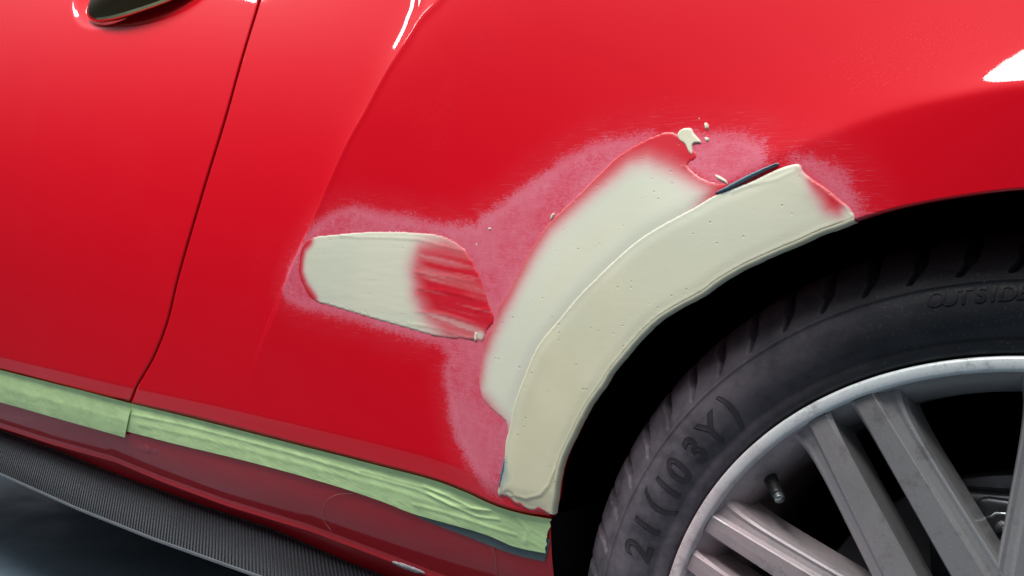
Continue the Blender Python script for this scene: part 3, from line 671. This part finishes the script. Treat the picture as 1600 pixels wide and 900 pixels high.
# brake
V, Fs = lathe([(.09, .075), (.10, .085), (.185, .085), (.1865, .086), (.1865, .112), (.10, .113)], 121); mesh('brake_disc', V, Fs, M_DISC, car)
def box(c, s, rot=0., bev=.15):
    import bmesh
    bm = bmesh.new(); bmesh.ops.create_cube(bm, size=1); bmesh.ops.bevel(bm, geom=bm.edges[:], offset=bev, segments=3, profile=.5, affect='EDGES')
    cr, sr = math.cos(rot), math.sin(rot); V = []
    for v in bm.verts:
        x, y, z = v.co.x*s[0], v.co.y*s[1], v.co.z*s[2]; V.append((c[0]+x*cr-z*sr, c[1]+y, c[2]+x*sr+z*cr))
    bm.verts.index_update(); Fs = [tuple(v.index for v in f.verts) for f in bm.faces]; bm.free(); return V, Fs
cc = at_y(1565, 815, .060)
V, Fs = merge([box((cc[0]+.02, cc[1]+.012, cc[2]-.02), (.135, .03, .085), .12, .12), box((cc[0]+.004, cc[1]-.003, cc[2]+.001), (.040, .012, .034), .05, .2)])
cal = mesh('brake_caliper', V, Fs, M_CAL, car)
bc = at_y(1571, 828, .050); V, Fs = tube([bc+[0, .012, 0], bc+[0, .002, 0], bc, bc+[0, .003, 0]], .0068, 18); mesh('bolt', V, Fs, M_DISC, cal)
V, Fs = tube([bc+[0, .001, 0], bc+[0, -.003, 0]], .0042, 6); mesh('bolt', V, Fs, M_CAL, cal)
k1, k2 = at_y(1560, 849, .050), at_y(1586, 850, .050); Q = spline(np.array([k1, (k1+k2)/2+[0, 0, -.0012], k2]), 10); V, Fs = tube(Q, .0026, 10); mesh('clip', V, Fs, M_STEEL, cal)
k = [at_y(*p, .052) for p in ((1528, 812), (1550, 807), (1556, 802), (1572, 803), (1576, 806), (1598, 806), (1630, 815))]
V, Fs = tube(k, .0016, 8); mesh('clip', V, Fs, M_STEEL, cal)

# raised lettering on the sidewall
def finer(me):                               # cut long edges so the letters can bend with the tyre
    import bmesh
    bm = bmesh.new(); bm.from_mesh(me); bmesh.ops.triangulate(bm, faces=bm.faces[:])
    for _ in range(4):
        E_ = [e for e in bm.edges if e.calc_length() > .11 and abs(e.verts[0].co.z-e.verts[1].co.z) < .3]
        if not E_: break
        bmesh.ops.subdivide_edges(bm, edges=E_, cuts=1); bmesh.ops.triangulate(bm, faces=bm.faces[:])
    bm.to_mesh(me); bm.free()
def side_y(R): return np.interp(R, pr[:112, 0], pr[:112, 1])
def lettering(items, h, name, outline=.0007, fat=.0, shear=0., wid=1., raise_=.0007):
    parts = []
    for ch, ang, Rm, hh, tilt in items:
        for mode in ('fill', 'line'):
            if mode == 'line' and outline <= 0: continue
            cu = bpy.data.curves.new('t', 'FONT'); cu.body = ch; cu.align_x = 'CENTER'; cu.align_y = 'CENTER'; cu.size = 1; cu.shear = shear
            cu.resolution_u = 6
            if fat: cu.offset = fat
            if mode == 'fill': cu.extrude = .5; cu.fill_mode = 'BOTH'
            else: cu.fill_mode = 'NONE'; cu.bevel_depth = outline/hh; cu.bevel_resolution = 2
            o = bpy.data.objects.new('t', cu); C.objects.link(o); dg = bpy.context.evaluated_depsgraph_get(); dg.update()
            me = bpy.data.meshes.new_from_object(o.evaluated_get(dg)); finer(me); v = np.array([x.co[:] for x in me.vertices]); fs = [tuple(p.vertices) for p in me.polygons]
            bpy.data.objects.remove(o); bpy.data.curves.remove(cu)
            if not len(v): continue
            cx, cy = (v[:, 0].max()+v[:, 0].min())/2, (v[:, 1].max()+v[:, 1].min())/2
            x = (v[:, 0]-cx)*hh*wid; yy = (v[:, 1]-cy)*hh; ct, st = math.cos(tilt), math.sin(tilt); x, yy = x*ct-yy*st, x*st+yy*ct
            R_ = Rm+yy; a = ang-x/Rm
            dep_ = (v[:, 2]*2*raise_*.6) if mode == 'fill' else v[:, 2]*hh+raise_*.4
            Y = side_y(R_)-dep_
            parts.append((np.stack([R_*np.cos(a), Y, R_*np.sin(a)+.363], -1), fs))
    V, Fs = merge(parts); return wmesh(name, V, Fs, M_LET, shade=False)
def ang_of(px, py, y=-.018):
    P = at_y(px, py, y); return math.atan2(P[2]-.363, P[0]), math.hypot(P[0], P[2]-.363)
its = []
for ch, px, py in (('2', 993, 861), ('1', 1008, 822), ('(', 1026, 787), ('1', 1040, 762), ('0', 1057, 735), ('3', 1083, 704), ('Y', 1112, 670), (')', 1138, 644)):
    a, r = ang_of(px, py); its.append((ch, a, r, .031, 0.)); print(ch, round(math.degrees(a), 1), round(r, 3))
lettering(its, .03, 'lettering', .0005, .014, .15, 1.0, .0010)
its = []
for ch, px, py in zip('OUTSIDE', (1461, 1484, 1508, 1532, 1552, 1574, 1600), (467, 465, 462, 460, 458, 457, 455)):
    a, r = ang_of(px, py); its.append((ch, a, r, .0145, 0.)); 
lettering(its, .015, 'lettering', 0, .02, .2, 1.1, .0012)
